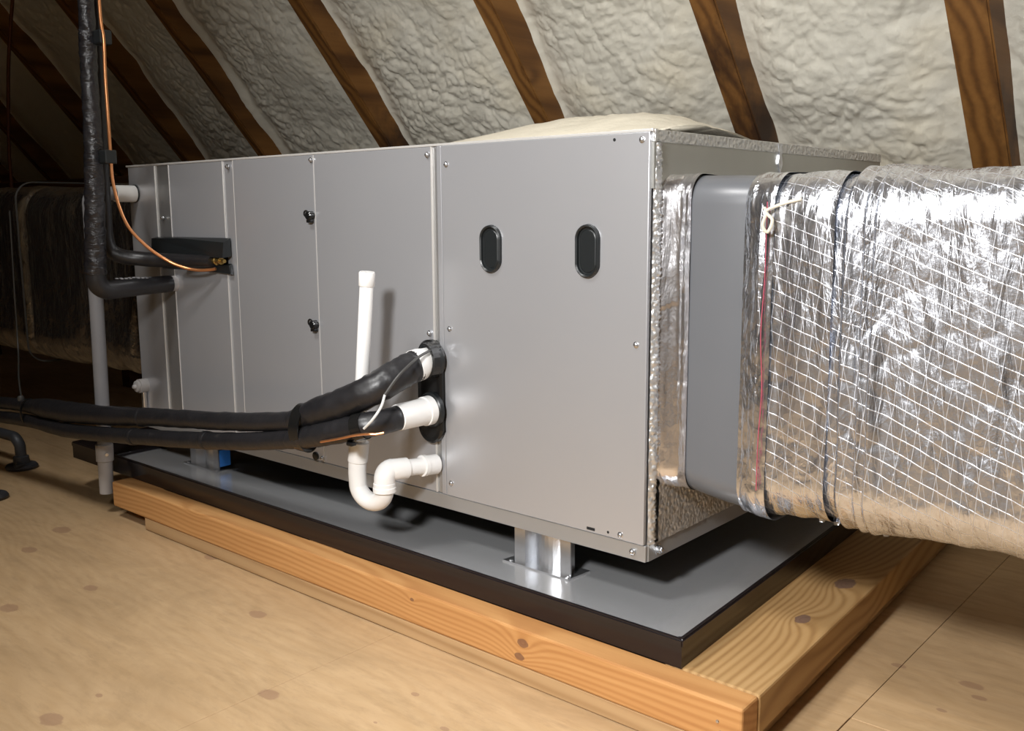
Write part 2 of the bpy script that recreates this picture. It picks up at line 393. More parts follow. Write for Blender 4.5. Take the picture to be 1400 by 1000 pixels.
# foam bays
DEP = .085
for k in range(len(raf)):
    xa = raf[k]+RW*.7 if k >= 0 else 0; xb = raf[k+1]+.01 if k+1 < len(raf) else 3.2
    fine = 2 <= k <= 9
    nx = 150 if fine else 30
    s_ = np.concatenate([np.arange(.0, .7, .03), np.arange(.7, 2.75, .0062 if fine else .03), np.arange(2.75, 4.3, .03)])
    t_ = np.linspace(0, 1, nx); X, Y = np.meshgrid(xa+(xb-xa)*t_, s_, indexing='ij'); Tt = np.broadcast_to(t_[:, None], X.shape)
    e = np.minimum(Tt, 1-Tt)*(xb-xa)
    wx = X+.07*(fbm(X*7, Y*7, 3)-.5); wy = Y+.07*(fbm(X*7+40, Y*7+9, 3)-.5)
    a1, a2 = worley(wx*13, wy*19); b1, b2 = worley(wx*30+5, wy*42+3)
    pud = np.sqrt(np.clip((a2-a1)*2.0, 0, 1))*.010+np.sqrt(np.clip((b2-b1)*2.0, 0, 1))*.0065
    amp = np.clip(.35+1.5*(fbm(X*3+k, Y*3, 2)-.2), .3, 1.0)*np.clip((e-.02)/.06, .15, 1)
    amp = np.where(Tt > .72, amp*(1-.55*np.clip((Tt-.72)/.15, 0, 1)), amp)
    hgt = DEP-.02*np.clip(e/.12, 0, 1)-pud*amp*.95-.055*(fbm(X*4, Y*4, 4)-.5)-.045*np.exp(-(e/.022)**2)*(fbm(X*2, Y*5, 2)+.2)
    hgt = np.maximum(hgt, .012)
    P = roof(X, Y, hgt)
    grid('spray_foam', P, FOAM, ceiling)
# opposite slope, behind the camera, and ridge
ry, rz = 1.83-4.33*cs, FZ+4.33*sn
ny = 60; X, Y = np.meshgrid(np.linspace(-5.2, 3.2, 130), np.linspace(0, 1, 70), indexing='ij')
H = .05*(fbm(X*4, Y*14, 4)-.5)
P = np.stack([X, ry+Y*(-3.0-ry)-H*.76, rz+Y*(FZ-rz)-H*.65], -1)
op = grid('spray_foam', P, FOAM, ceiling)
for i in range(13):
    x = -4.8+i*.62; L = math.hypot(-3.0-ry, FZ-rz); d = A([0, (-3.0-ry)/L, (FZ-rz)/L]); n = A([0, -d[2], d[1]])
    if n[1] < 0: n = -n
    p0 = A([x, ry, rz]); c = [p0+d*s+n*h+A([w_, 0, 0]) for h in (-.05, .07) for w_, s in ((0, 0), (.055, 0), (.055, L-.05), (0, L-.05))]
    MB().add(c, [(0, 1, 2, 3), (7, 6, 5, 4), (0, 4, 5, 1), (1, 5, 6, 2), (2, 6, 7, 3), (3, 7, 4, 0)]).build('rafter', RAFT[0], ceiling)
# gable walls
for nm, x0, x1 in (('wall_left', -5.26, -5.2), ('wall_right', 3.2, 3.26)):
    vs = [(x, y, z) for x in (x0, x1) for y, z in ((1.95, FZ-.05), (ry, rz+.1), (-3.9, FZ-.05))]
    struct(MB().add(vs, [(0, 1, 2), (5, 4, 3), (0, 3, 4, 1), (1, 4, 5, 2), (2, 5, 3, 0)]).build(nm, WOOD_DARK))

# ================================================================== WOODEN PLATFORM
pf = thing('wooden_platform', 'low softwood timber platform on the plywood floor carrying the black drain pan', 'platform', (-.6, .3, FZ))
def board(name, poly, z0, z1, mat, bev=.0035): return MB().prism(poly, z0, z1, bev).build(name, mat, pf)
board('front_board', [(-1.372, -.125), (.224, -.125), (.2225, -.0790), (-1.372, -.0790)], -.158, -.1, WOOD_SOFT)
board('side_board', [(.082, -.0785), (.2235, -.0785), (.172, .98), (.03, .98)], -.156, -.1, WOOD_TOP)
board('back_board', [(-1.372, .981), (.172, .981), (.17, 1.02), (-1.372, 1.02)], -.158, -.1, WOOD_SOFT)
board('side_board', [(-1.372, -.0785), (-1.23, -.0785), (-1.23, .98), (-1.372, .98)], -.156, -.1, WOOD_SOFT)
board('cross_board', [(-.70, -.0785), (-.60, -.0785), (-.60, .98), (-.70, .98)], -.156, -.1, WOOD_SOFT)
board('sleeper', [(-1.235, -.123), (.21, -.123), (.208, -.03), (-1.235, -.03)], FZ+.001, -.1585, WOOD_PALE, .002)
board('sleeper', [(.09, -.0295), (.206, -.0295), (.158, .93), (.04, .93)], FZ+.001, -.1565, WOOD_PALE, .002)
board('sleeper', [(-1.235, .931), (.158, .931), (.158, 1.0), (-1.235, 1.0)], FZ+.001, -.1585, WOOD_PALE, .002)
for x, z in ((.19, -.127), (.195, -.14)): MB().lathe((x, -.1252, z), (0, -1, 0), [(0, .0025), (.0008, .002), (.0008, 0)], 8).build('nail', ZINC, pf)

# ================================================================== DRAIN PAN
pan = thing('drain_pan', 'shiny black rectangular drain pan under the silver air handler', 'drain pan', (-.7, .35, -.1))
PZ = -.0665; RZ = -.058
out = [(-1.660, -.080), (.110, -.080), (.057, .93), (-1.70, .93)]
inn = [(-1.445, -.073), (.102, -.073), (.050, .922), (-1.47, .922)]
m = MB().prism(out, -.0995, PZ-.001, .0); m.build('pan_body', BLACK_PAN, pan)
m = MB()
def lip(mb, a, b, z0, z1):
    n = len(a); vs = [(*p, z) for q in (a, b) for p in q for z in (z0, z1)]
    bm = bmesh.new(); A0 = [bm.verts.new((*p, z0)) for p in a]; A1 = [bm.verts.new((*p, z1)) for p in a]; B0 = [bm.verts.new((*p, z0)) for p in b]; B1 = [bm.verts.new((*p, z1)) for p in b]
    for i in range(n):
        j = (i+1) % n; bm.faces.new((A0[i], A0[j], A1[j], A1[i])); bm.faces.new((A1[i], A1[j], B1[j], B1[i])); bm.faces.new((B1[i], B1[j], B0[j], B0[i])); bm.faces.new((B0[i], B0[j], A0[j], A0[i]))
    bmesh.ops.recalc_face_normals(bm, faces=bm.faces[:])
    bmesh.ops.bevel(bm, geom=[e for e in bm.edges if abs(e.verts[0].co.z-z1)+abs(e.verts[1].co.z-z1) < 1e-6 or abs((e.verts[0].co-e.verts[1].co).z) > .5*(z1-z0)], offset=.0022, segments=3, affect='EDGES')
    mb.bm(bm, True)
o2 = [(-1.662, -.082), (.112, -.082), (.059, .932), (-1.702, .932)]
lip(m, o2, inn, PZ-.002, RZ); m.build('rim', BLACK_PAN, pan)
MB().prism(inn, PZ-.001, PZ+.0008).build('tray_floor', PAN_FLOOR, pan)

# ================================================================== AIR HANDLER
L, D, H = -1.44, .841, .62
ah = thing('air_handler', 'long silver sheet-metal air handler cabinet with two black oval sight plugs', 'air handler', (-.72, .42, 0))
MB().box(L+.004, -.004, .004, D-.004, .004, H-.004).build('cabinet_body', SILVER, ah)
MB().box(L+.02, -.02, .012, D-.02, -.0008, .0038).build('added_dark_underside', BLACK_RUBBER, ah)  # unseen black sheet added below the cabinet to keep the pan's reflection dark
# bottom rail wrapping the base
MB().box(L, 0, -.0015, .006, 0, .0255, .0012).build('base_rail', RAIL, ah)
MB().box(-.006, .0015, .0045, D, 0, .0255, .001).build('base_rail', RAIL, ah)
# top edge trim, the pale line
MB().box(L-.004, .001, -.002, .012, .6165, .6205, .0008).build('top_edge_trim', SILVER_EDGE, ah)
# front panels
for nm, x0, x1, y, mt in (('end_panel', -1.438, -1.3185, .0, SILVER), ('access_panel', -1.257, -1.0465, -.0005, SILVER), ('access_panel', -1.0065, -.7435, -.0015, SILVER),
                      ('access_panel', -.7415, -.431, -.0015, SILVER), ('blower_panel', -.4045, -.0025, -.004, SILVER)):
    m = MB()
    if nm == 'access_panel' and x0 == -1.257:
        m.box(x0, x1, y, .003, .458, .6163, .0008); m.box(x0, x1, y, .003, .0262, .386, .0008)
    else: m.box(x0, x1, y, .003, .0262, .6163, .0012)
    m.build(nm, mt, ah)
# posts / seams
MB().box(-1.3155, -1.2575, .0015, .004, .0262, .386).build('corner_post', GALV, ah); MB().box(-1.3155, -1.2575, .0015, .004, .458, .6163).build('corner_post', GALV, ah)
MB().box(-1.0435, -1.0085, .0008, .004, .0262, .616).build('corner_post', SILVER, ah)
m = MB().box(-.4165, -.406, -.003, .004, .0262, .6163, .0012); m.build('center_post', SILVER, ah)
MB().box(-.4275, -.4185, .001, .004, .0262, .614).build('center_post', GALV, ah)
for x, w_, y_ in ((-1.3175, .0007, -.0018), (-1.2575, .0007, -.0018), (-1.0455, .0007, -.0018), (-1.0075, .0007, -.0018), (-.4295, .0014, -.003), (-.7424, .0005, -.0018)):
    spans = ((.0265, .386), (.458, .616)) if -1.3 < x < -1.04 else ((.0265, .616),)
    for z0, z1 in spans: MB().box(x-w_, x+w_, y_, .003, z0, z1, .0004).build('panel_seam', SILVER_EDGE, ah)
# end wall: top flange strip, duct-board wall, pebbled foil insulation
MB().box(-.003, .003, .002, D, .603, .6195, .001).build('top_flange_strip', FOIL_ROUGH, ah)
MB().box(-.004, .0012, .002, D, .540, .603).build('end_panel', BOARD_GREY, ah)
# edge insulation strip – lumpy
n1, n2 = 10, 220; U, V = np.meshgrid(np.linspace(0, 1, n1), np.linspace(0, 1, n2), indexing='ij')
a1, a2 = worley(U*2.6, V*95)
P = np.stack([-.001+.0035*np.sin(U*PI)+.006*np.sqrt(np.clip(a2-a1, 0, 1))*np.sin(U*PI), .0045+.019*U+.0015*(vn(U*2, V*60)-.5), .026+V*.576], -1)
grid('edge_insulation', P, FOIL_ROUGH, ah)
MB().box(-.003, .0004, .0236, .0250, .03, .602).build('gasket_gap', HOLE, ah)
n1, n2 = 130, 70; U, V = np.meshgrid(np.linspace(.0262, D, n1), np.linspace(.026, .54, n2), indexing='ij')
a1, a2 = worley(U*90, V*90)
grid('end_insulation', np.stack([.0005+.0035*np.sqrt(np.clip(a2-a1, 0, 1))+.003*fbm(U*9, V*9), U, V], -1), FOIL_ROUGH, ah)
# foil tab hanging over the top edge
tb = MB().prism([(.375, .618), (.392, .618), (.390, .598), (.394, .585), (.386, .570), (.379, .585), (.381, .60)], -.001, .0035)
tb.v = [(h, y, z) for (y, z, h) in tb.v]
tb.build('foil_tab', FOIL_TAPE, ah)
# screws
def screw_mesh():
    m = MB().lathe((0, 0, 0), (0, -1, 0), [(-.001, .0062), (.0006, .0062), (.0012, .0042), (.0034, .0040), (.0042, .0028), (.0044, 0)], 14)
    return m
sm = None; spots = [(-.393, .586), (-.437, .603), (-.747, .607), (-.440, .305), (-.391, .316), (-.015, .606), (-.020, .321), (-.393, .049), (-.043, .028+.006), (-.022, .0125), (-1.023, .604), (-.747, .034), (-1.29, .5)]
for x, z in spots:
    s_ = .8
    if sm is None:
        o = screw_mesh().build('screw', ZINC, None); sm = o.data; o.parent = ah
    else: o = link('screw', sm, ah)
    o.location = Vector((x, -.0035, z))-ah.location; o.scale = (s_, 1, s_)
b = MB().lathe((.0005, .030, .0135), (1, 0, 0), [(0, .0085), (.002, .0085), (.002, .006), (.007, .006), (.0075, .004), (.010, .004), (.011, 0)], 6); b.build('hex_bolt', ZINC, ah)
MB().lathe((-.061, -.0041, .608), (0, -1, 0), [(0, .0024), (.0002, .0024), (.0002, 0)], 10).build('screw_hole', HOLE, ah)
MB().lathe((-.065, -.0041, .0335), (0, -1, 0), [(0, .0022), (.0003, .002), (.0003, 0)], 10).build('screw_hole', HOLE, ah)
MB().box(-.105, -.089, -.0044, -.003, .0295, .0345, .0012).build('slot', HOLE, ah)
# oval rubber sight plugs
for cx, cz, r, hl in ((-.2955, .4512, .0225, .0155), (-.1055, .4518, .0218, .0175)):
    p = MB().stadium(cx, cz, r, hl, [(0, -.004), (.0008, -.0085), (.0025, -.010), (.0045, -.0085), (.0055, -.0048), (.0075, -.0045), (.009, -.0055), (.011, -.0055)], 40)
    p.build('sight_plug', BLACK_RUBBER, ah)
# quarter-turn latches on the seam
def latch(z):
    m = MB().lathe((-.7515, -.002, z), (0, -1, 0), [(0, .0085), (.010, .0085), (.0115, .007), (.0115, 0)], 16)
    m.box(-.7575, -.7455, -.012, -.003, z-.013, z-.007, .001)
    m.tube([(-.760+.006*math.cos(a)-.0035, -.007, z+.004+.0055*math.sin(a)) for a in np.linspace(0, 2*PI, 12)], .0016, 8, False)
    m.build('latch', BLACK_GLOSS, ah)
latch(.504); latch(.2975)
MB().lathe((-.768, -.0015, .0355), (0, -1, 0), [(0, .0085), (.003, .0085), (.004, .005), (.004, 0)], 14).build('knockout_plug', BLACK_GLOSS, ah)
# black pipe flange
fg = MB().stadium(-.4345, .205, .0295, .0605, [(0, 0.0), (0, -.0105), (.003, -.0135), (.010, -.0125)], 40).build('pipe_flange', BLACK_GLOSS, ah)
h = MB()
for z in (.262, .176): h.lathe((-.4255, -.011, z), (-.1, -1, 0), [(0, .031 if z > .2 else .030), (.008, .031 if z > .2 else .030), (.010, .028), (.010, .02)], 28)
h.build('grommet', BLACK_RUBBER, fg)
sh = MB(); pts = []     # hood curling over the right side of the upper grommet
for k in range(13):
    a = PI/2-k*PI/12; pts.append((-.424+.0285*math.cos(a), .262+.031*math.sin(a)))
inner = [(-.424+.0235*math.cos(PI/2-k*PI/12), .262+.027*math.sin(PI/2-k*PI/12)) for k in range(13)]
sh.prism(pts+inner[::-1], -.036, -.010, axis=1).build('flange_hood', BLACK_GLOSS, fg)
# service opening with black foam flap
MB().box(-1.312, -1.024, .001, .0035, .388, .456).build('service_opening', HOLE, ah)
fo = MB()
vs = [(-1.318, -.003, .4215), (-1.026, -.003, .4205), (-1.026, -.003, .4585), (-1.318, -.003, .4575), (-1.318, -.020, .420), (-1.026, -.024, .418), (-1.026, -.020, .450), (-1.2, -.022, .457), (-1.318, -.018, .4545), (-1.2, -.003, .4585)]
fo.add(vs, [(4, 5, 6, 7, 8), (0, 1, 5, 4), (1, 2, 6, 5), (2, 9, 7, 6), (9, 3, 8, 7), (3, 0, 4, 8), (0, 3, 9, 2, 1)]).build('foam_flap', BLACK_RUBBER, ah)
vs = [(-1.20, -.002, .409), (-1.026, -.002, .405), (-1.022, -.002, .382), (-1.20, -.002, .390), (-1.20, -.012, .405), (-1.026, -.010, .401), (-1.022, -.009, .384), (-1.20, -.010, .392)]
MB().add(vs, [(0, 1, 2, 3), (7, 6, 5, 4), (0, 4, 5, 1), (1, 5, 6, 2), (2, 6, 7, 3), (3, 7, 4, 0)]).build('foam_flap', BLACK_RUBBER, ah)
ft = MB().lathe((-1.075, -.012, .411), (1, -.1, .0), [(0, .008), (.012, .0095), (.014, .0075), (.03, .0075), (.03, .004), (.044, .004), (.044, 0)], 14).build('service_fitting', BRASS, ah)
# lower-left drain stub
ds = MB().lathe((-1.419, .002, .103), (0, -1, 0), [(0, .0165), (.022, .0165), (.022, .0135), (.028, .0135), (.030, .006), (.036, .004), (.036, 0)], 20); ds.build('plugged_drain_stub', PVC_LGREY, ah)
MB().box(-1.425, -1.4155, -.012, -.001, .030, .090, .003).build('stub_bracket', ZINC, ah)

# spray-foam lump on top of the unit
n1, n2 = 120, 60; U, V = np.meshgrid(np.linspace(0, 1, n1), np.linspace(0, 1, n2), indexing='ij')
X = -1.03+U*.985; Yf = .06+.10*(1-U)+.02*fbm(U*6, U*0, 2); Y = Yf+((.66-.26*U**3)-Yf)*V
env = np.clip(np.sin(np.clip(U, 0, 1)**2.3*PI*.95), 0, 1)**.6*np.sin(V*PI)**.7
env *= np.where(U < .5, .35+.65*(U/.5)**1.3, 1)
Z = .6195+env*(.056+.016*(fbm(X*6, Y*6, 3)-.5)*2+.005*(fbm(X*24, Y*24, 3)-.5))+env*.004*np.sqrt(np.clip(worley(X*28, Y*28)[1]-worley(X*28, Y*28)[0], 0, 1))*np.clip((U-.55)*5, 0, 1)
lump = grid('foam_lump', np.stack([X, Y, Z], -1), CREAM); tag(lump, 'cream spray foam mound lying along the top of the silver air handler', 'foam')
bmx = bmesh.new(); bmx.from_mesh(lump.data); bd = [e for e in bmx.edges if e.is_boundary]; bmesh.ops.holes_fill(bmx, edges=bd); bmx.to_mesh(lump.data); bmx.free()

# ================================================================== SUPPORT BRACKETS
def bracket(x0, label, sticker=False):
    t = thing('support_bracket', label, 'bracket', (x0+.06, .03, PZ), 'zinc feet under the air handler')
    MB().prism([(x0-.02, .002), (x0+.118, .002), (x0+.122, .055), (x0-.012, .055)], PZ+.001, PZ+.0035).build('foot_plate', ZINC, t)
    m = MB()
    MB().prism([(x0, .010), (x0+.0225, .010), (x0+.0225, .045), (x0+.020, .045), (x0+.020, .0125), (x0, .0125)], PZ+.0035, -.0010).build('side_flange', ZINC, t)
    MB().prism([(x0+.116, .010), (x0+.0955, .010), (x0+.0955, .045), (x0+.098, .045), (x0+.098, .0125), (x0+.116, .0125)], PZ+.0035, -.0010).build('side_flange', ZINC, t)
    arc = [(x0+.0225+.073*k/10, .030-.014*math.sin(PI*k/10)) for k in range(11)]
    MB().prism(arc+[(p[0], p[1]+.002) for p in arc[::-1]], PZ+.0035, -.0010).build('web', ZINC, t)
    for x, y in ((x0-.006, .008), (x0+.112, .0065)): MB().lathe((x, y, PZ+.0035), (0, 0, 1), [(0, .004), (.002, .004), (.003, .002), (.003, 0)], 8).build('rivet', ZINC, t)
    if sticker: MB().box(x0+.1165, x0+.1175, .013, .040, PZ+.012, PZ+.05).build('sticker', BLUE, t)
bracket(-.262, 'zinc support foot on the black pan near the right end of the air handler')
bracket(-1.255, 'zinc support foot at the far left end of the drain pan', True)

# ================================================================== SUPPLY DUCT (right)
du = thing('supply_duct', 'large bright foil-wrapped supply duct leaving the right end of the air handler', 'duct', (.6, .4, .3))
def section(x, y0, y1, z0, z1, r, n=260):
    """rounded rectangle, starting bottom back, running under, up the front, over the top; returns pts, arc"""
    pts = []
    def ln(a, b, k): return [(a[0]+(b[0]-a[0])*i/k, a[1]+(b[1]-a[1])*i/k) for i in range(k)]
    def ar(cx, cz, a0, a1, k): return [(cx+r*math.cos(a0+(a1-a0)*i/k), cz+r*math.sin(a0+(a1-a0)*i/k)) for i in range(k)]
    pts += ln((y1, z0), (y0+r, z0), 40) + ar(y0+r, z0+r, -PI/2, -PI, 22) + ln((y0, z0+r), (y0, z1-r), 120) + ar(y0+r, z1-r, PI, PI/2, 26) + ln((y0+r, z1), (y1, z1), 40) + ln((y1, z1), (y1, z0), 20) + [(y1, z0)]
    return np.array(pts)
def ductskin(name, xsn, fy0, fz0, fz1, rr, mat, amp, parent, y1=.72):
    prof = []
    for x in xsn: prof.append(section(x, fy0(x), y1, fz0(x), fz1(x), rr(x)))
    Q = np.array(prof); X = np.broadcast_to(np.array(xsn)[:, None], Q.shape[:2])
    d = np.sqrt(((Q[:, 1:]-Q[:, :-1])**2).sum(-1)); arc = np.concatenate([np.zeros((len(xsn), 1)), np.cumsum(d, 1)], 1)
    dq = np.gradient(Q, axis=1); nrm = np.stack([dq[..., 1], -dq[..., 0]], -1); nrm /= np.linalg.norm(nrm, axis=-1, keepdims=True)+1e-9
    # outwards: front wall must push towards -y
    sgn = -1 if nrm[0, 120, 0] > 0 else 1
    disp = amp(X, arc)
    Q2 = Q+sgn*nrm*disp[..., None]
    P = np.concatenate([X[..., None], Q2], -1)
    return grid(name, P, mat, parent, uv=np.stack([X, arc], -1))
def cren(X, a, w_=1.0):
    v = .006*(fbm(X*38, a*3.2, 3)-.5)+.010*(fbm(X*9, a*4, 3)-.5)
    a1, a2 = worley(X*30+.6*fbm(X*20, a*20), a*16)
    return w_*(v+.0016*np.sqrt(np.clip(a2-a1, 0, 1)))
xs_ = np.linspace(.0015, .048, 40)
ductskin('foil_collar', xs_, lambda x: .0235+.012*math.exp(-((x-.012)/.008)**2)*0+.006*math.cos((x-.03)*90), lambda x: .107, lambda x: .560, lambda x: .035, FOIL_SLEEVE, lambda X, a: .004*(fbm(X*90, a*3, 3)-.5)+.007*(fbm(X*25+9, a*14, 3)-.5)*(a > .95), du)
xs_ = np.linspace(.044, .139, 24)
ductskin('flexible_connector', xs_, lambda x: .0262-.004*math.sin((x-.044)/.095*PI), lambda x: .107-(x-.044)*.13, lambda x: .558-(x-.044)*.03, lambda x: .04, GREY_FABRIC, lambda X, a: .0012*(fbm(X*10, a*6, 2)-.5), du)
def fold(X, c, wd, h): return h*np.exp(-((X-c)/wd)**2)
def wrapamp(X, a):
    r = cren(X, a)
    wob_ = .012*(fbm(a*5, a*0+3, 2)-.5)
    xx = X+wob_+(a-1.0)*.012
    for c, wd, h, tail in ((.268, .006, .010, .030), (.293, .004, .006, .012), (.306, .003, .004, .02)):
        up_ = np.clip((xx-c)/wd, 0, 1); r = r+h*up_*up_*(3-2*up_)*np.exp(-np.maximum(xx-c-wd, 0)/tail)
    r = r-.012*np.exp(-((X-.47)/.02)**2)*np.clip(fbm(a*5, X*2, 2)-.2, 0, 1)
    return r+.012*(fbm(X*3.2, a*3, 2)-.5)
bz = lambda x: .094+.012*min(1, max(0, (x-.14)/.1))-.004*max(0, x-.3)
xs_ = np.concatenate([np.arange(.215, .33, .0016), np.arange(.33, .75, .0035), np.arange(.75, 1.7, .02)])
ductskin('foil_wrap', xs_, lambda x: .008-.004*min(1, (x-.2)/.2), bz, lambda x: .553+.003*min(1, (x-.2)/.2), lambda x: .062, FOIL_SCRIM, wrapamp, du)
xs_ = np.arange(.158, .262, .003)
ductskin('overlap_band', xs_, lambda x: .008+.004*math.cos((x-.158)*20), bz, lambda x: .5535, lambda x: .055, FOIL_SCRIM, lambda X, a: cren(X+3, a)+.0035+.004*(fbm(X*60, a*2, 2)-.5), du)
xs_ = np.arange(.131, .178, .0015)
ductskin('foil_tape', xs_, lambda x: .022-.012*min(1, max(0, (x-.131)/.04)), lambda x: .092, lambda x: .556, lambda x: .045, FOIL_TAPE, lambda X, a: .005*(fbm(X*85, a*2.5, 3)-.5)+.003*(fbm(X*50, a*40, 3)-.5)+.003, du)
# printed red line on the tape
rl = MB(); zz = np.linspace(.14, .52, 40)
rl.tube([(.168+.0015*math.sin(z*30), .0055+.0015*math.sin(z*50), z) for z in zz], .0006, 6)
RED = plain('red_print', (.42, .06, .10), .5); rl.build('red_tape_print', RED, du)
# cotton tie knotted at the tape corner
tw = MB().tube([(.165, .006, .512), (.172, -.004, .505), (.170, -.008, .49), (.176, -.006, .482), (.181, -.004, .497), (.172, -.004, .508), (.19, .004, .517), (.213, .008, .523)], .0022, 8, sub=4)
tw.build('tie_end', CREAM, du)
# torn flecks of foil under the duct
for x, y in ((.205, .062), (.232, .060), (.252, .060), (.318, .056)):
    fk = MB().add([(x, y, .1060), (x+.012, y, .1060), (x+.009, y-.002, .0985), (x+.003, y-.003, .0975), (x, y+.001, .1060), (x+.012, y+.001, .1060), (x+.009, y-.001, .0985), (x+.003, y-.002, .0975)], [(0, 1, 2, 3), (7, 6, 5, 4), (0, 4, 5, 1), (1, 5, 6, 2), (2, 6, 7, 3), (3, 7, 4, 0)])
    fk.build('foil_shred', FOIL_TAPE, du)

# ================================================================== RETURN DUCT (left)
rd = thing('return_duct', 'dark dull foil return duct running left from the air handler', 'duct', (-2.3, .4, .33))
xs_ = np.concatenate([np.arange(-3.6, -2.5, .03), np.arange(-2.5, -1.4395, .006)])
def ramp_(X, a):
    r = .022*(fbm(X*5, a*5, 4)-.5)+.008*(fbm(X*26, a*5, 3)-.5)
    r = r+.008*(fbm(X*70, a*4, 3)-.5)*np.exp(-((X+1.53)/.06)**2)
    return r-.014*np.exp(-((X+2.118)/.014)**2)
ductskin('foil_wrap', xs_, lambda x: .03, lambda x: .092-.006*(x+1.5)*-1*.5, lambda x: .585+.012*min(1, max(0, -(x+1.7))), lambda x: .085, FOIL_OLD, ramp_, rd)
sec = section(0, .022, .70, .085, .60, .05)
MB().tube([(-2.125, p[0], p[1]) for p in sec[::4]], .0022, 8).build('strap', WIRE, rd)
MB().tube([(-2.112, p[0]-.003, p[1]) for p in sec[::4]], .0014, 8).build('strap', WIRE, rd)

# timber beam lying behind/above the return duct
bm_ = MB().box(-4.6, -1.62, .735, .80, .50, .655, .004).build('timber_beam', WOOD_DARK); tag(bm_, 'dark reddish old timber beam behind the left foil duct', 'beam')
for x in (-4.4, -3.0, -1.72): MB().box(x, x+.06, .737, .798, FZ+.001, .4995, .003).build('beam_post', WOOD_DARK, bm_)

# ================================================================== CONDENSATE TRAP
tr = thing('condensate_trap', 'white plastic condensate trap with tall open standpipe on the front of the air handler', 'pipe', (-.45, -.06, .08))
def seg(name, a, b, r, bead=0, mat=PVC, parent=None):
    a, b = A(a, float), A(b, float); Ln = np.linalg.norm(b-a)
    pr = [(0, r*.93), (.0012, r), (Ln-.0012, r), (Ln, r*.93)]
    if bead: pr = [(0, r*.93), (.0012, r), (Ln-.009, r), (Ln-.008, r+bead), (Ln-.0005, r+bead), (Ln, r*.93)]
    return MB().lathe(a, b-a, pr, 28).build(name, mat, parent)
seg('coupling', (-.4275, -.0045, .0775), (-.4325, -.036, .0795), .0172, .0012, parent=tr)
seg('pipe', (-.431, -.030, .079), (-.442, -.074, .0815), .0142, parent=tr)
el = [(-.4405, -.064, .0805), (-.446, -.088, .082)] + [(-.4495-.002*k/6, -.0905-.0125*math.sin(k/6*PI/2), .0695+.0125*math.cos(k/6*PI/2)) for k in range(7)] + [(-.452, -.1035, .056)]
MB().tube(el, [.0180]*len(el), 24).build('elbow', PVC, tr)
seg('coupling', (-.452, -.1035, .0620), (-.452, -.1035, .0455), .0188, .0008, parent=tr)
ub = [(-.452, -.1035, .054)] + [(-.4865+.0345*math.cos(a), -.1035, .049+.0275*math.sin(a)) for a in np.linspace(0, -PI*.94, 20)] + [(-.5225, -.103, .067), (-.5215, -.102, .092)]
MB().tube(ub, [.0155]*len(ub), 24).build('trap_bend', PVC, tr)
seg('coupling', (-.5215, -.102, .086), (-.5165, -.101, .122), .0172, .0, parent=tr)
seg('standpipe', (-.518, -.101, .115), (-.4855, -.0995, .405), .0115, parent=tr)
seg('cap', (-.4875, -.0995, .389), (-.4850, -.0995, .413), .0134, parent=tr)

# ================================================================== REFRIGERANT LINES
up = thing('refrigerant_line', 'thick black insulated refrigerant line entering the upper flange hole', 'insulated pipe', (-.8, -.12, .12), 'black insulated refrigerant lines')
U_ = [(-.4285, -.046, .2560), (-.4315, -.068, .2495), (-.439, -.098, .237), (-.459, -.126, .219), (-.506, -.144, .196), (-.56, -.150, .177), (-.615, -.150, .157), (-.65, -.150, .147), (-.762, -.150, .130), (-.884, -.150, .115), (-1.018, -.150, .101), (-1.156, -.155, .087), (-1.297, -.165, .072), (-1.452, -.175, .061), (-1.55, -.182, .058), (-1.634, -.186, .053), (-1.70, -.19, .050), (-1.826, -.195, .040), (-2.1, -.21, .02), (-2.6, -.23, -.02)]
Ur = [.0265, .0268, .0268, .0262, .0255, .0245, .020, .0175, .0175, .0178, .0185, .0195, .0215, .0245, .0235, .0165, .015, .0155, .0155, .0155]
MB().tube(U_, Ur, 28, sub=7, wob=.05).build('pipe_insulation', TUBE, up)
MB().lathe((-.4255, -.018, .2605), (-.13, -1, -.17), [(0, .0235), (.010, .0245), (.022, .0272), (.034, .0275), (.035, .0258), (.035, .02)], 32).build('pvc_sleeve', PVC, up)
lo = thing('refrigerant_line', 'thinner black insulated refrigerant line entering the lower flange hole', 'insulated pipe', (-.8, -.12, .08), 'black insulated refrigerant lines')
L_ = [(-.4315, -.086, .1730), (-.435, -.11, .1705), (-.452, -.140, .166), (-.49, -.152, .155), (-.536, -.158, .1425), (-.58, -.160, .131), (-.617, -.160, .1215), (-.65, -.158, .115), (-.75, -.155, .0965), (-.872, -.155, .078), (-1.005, -.158, .0615), (-1.151, -.165, .046), (-1.303, -.175, .031), (-1.458, -.185, .020), (-1.641, -.190, .017), (-1.834, -.2, .004), (-2.1, -.215, -.016), (-2.6, -.235, -.056)]
Lr = [.0205, .0205, .0208, .021, .0205, .0195, .017, .0168, .0168, .0168, .0168, .0168, .0168, .0165, .0155, .015, .015, .015]
MB().tube(L_, Lr, 28, sub=7, wob=.04).build('pipe_insulation', TUBE, lo)
MB().lathe((-.4245, -.020, .1760), (-.10, -1, -.04), [(0, .0232), (.001, .0252), (.014, .0252), (.015, .0232), (.069, .0222), (.070, .0205), (.070, .02)], 32).build('pvc_sleeve', PVC, lo)
jt = MB()
for p, q, r in (((-1.145, -.1545, .0875), (-1.160, -.156, .0855), .0205),): jt.lathe(p, A(q)-A(p), [(0, r*.96), (.002, r), (.010, r), (.012, r*.96)], 24)
jt.build('joint_tape', TUBE_DUSTY, up)
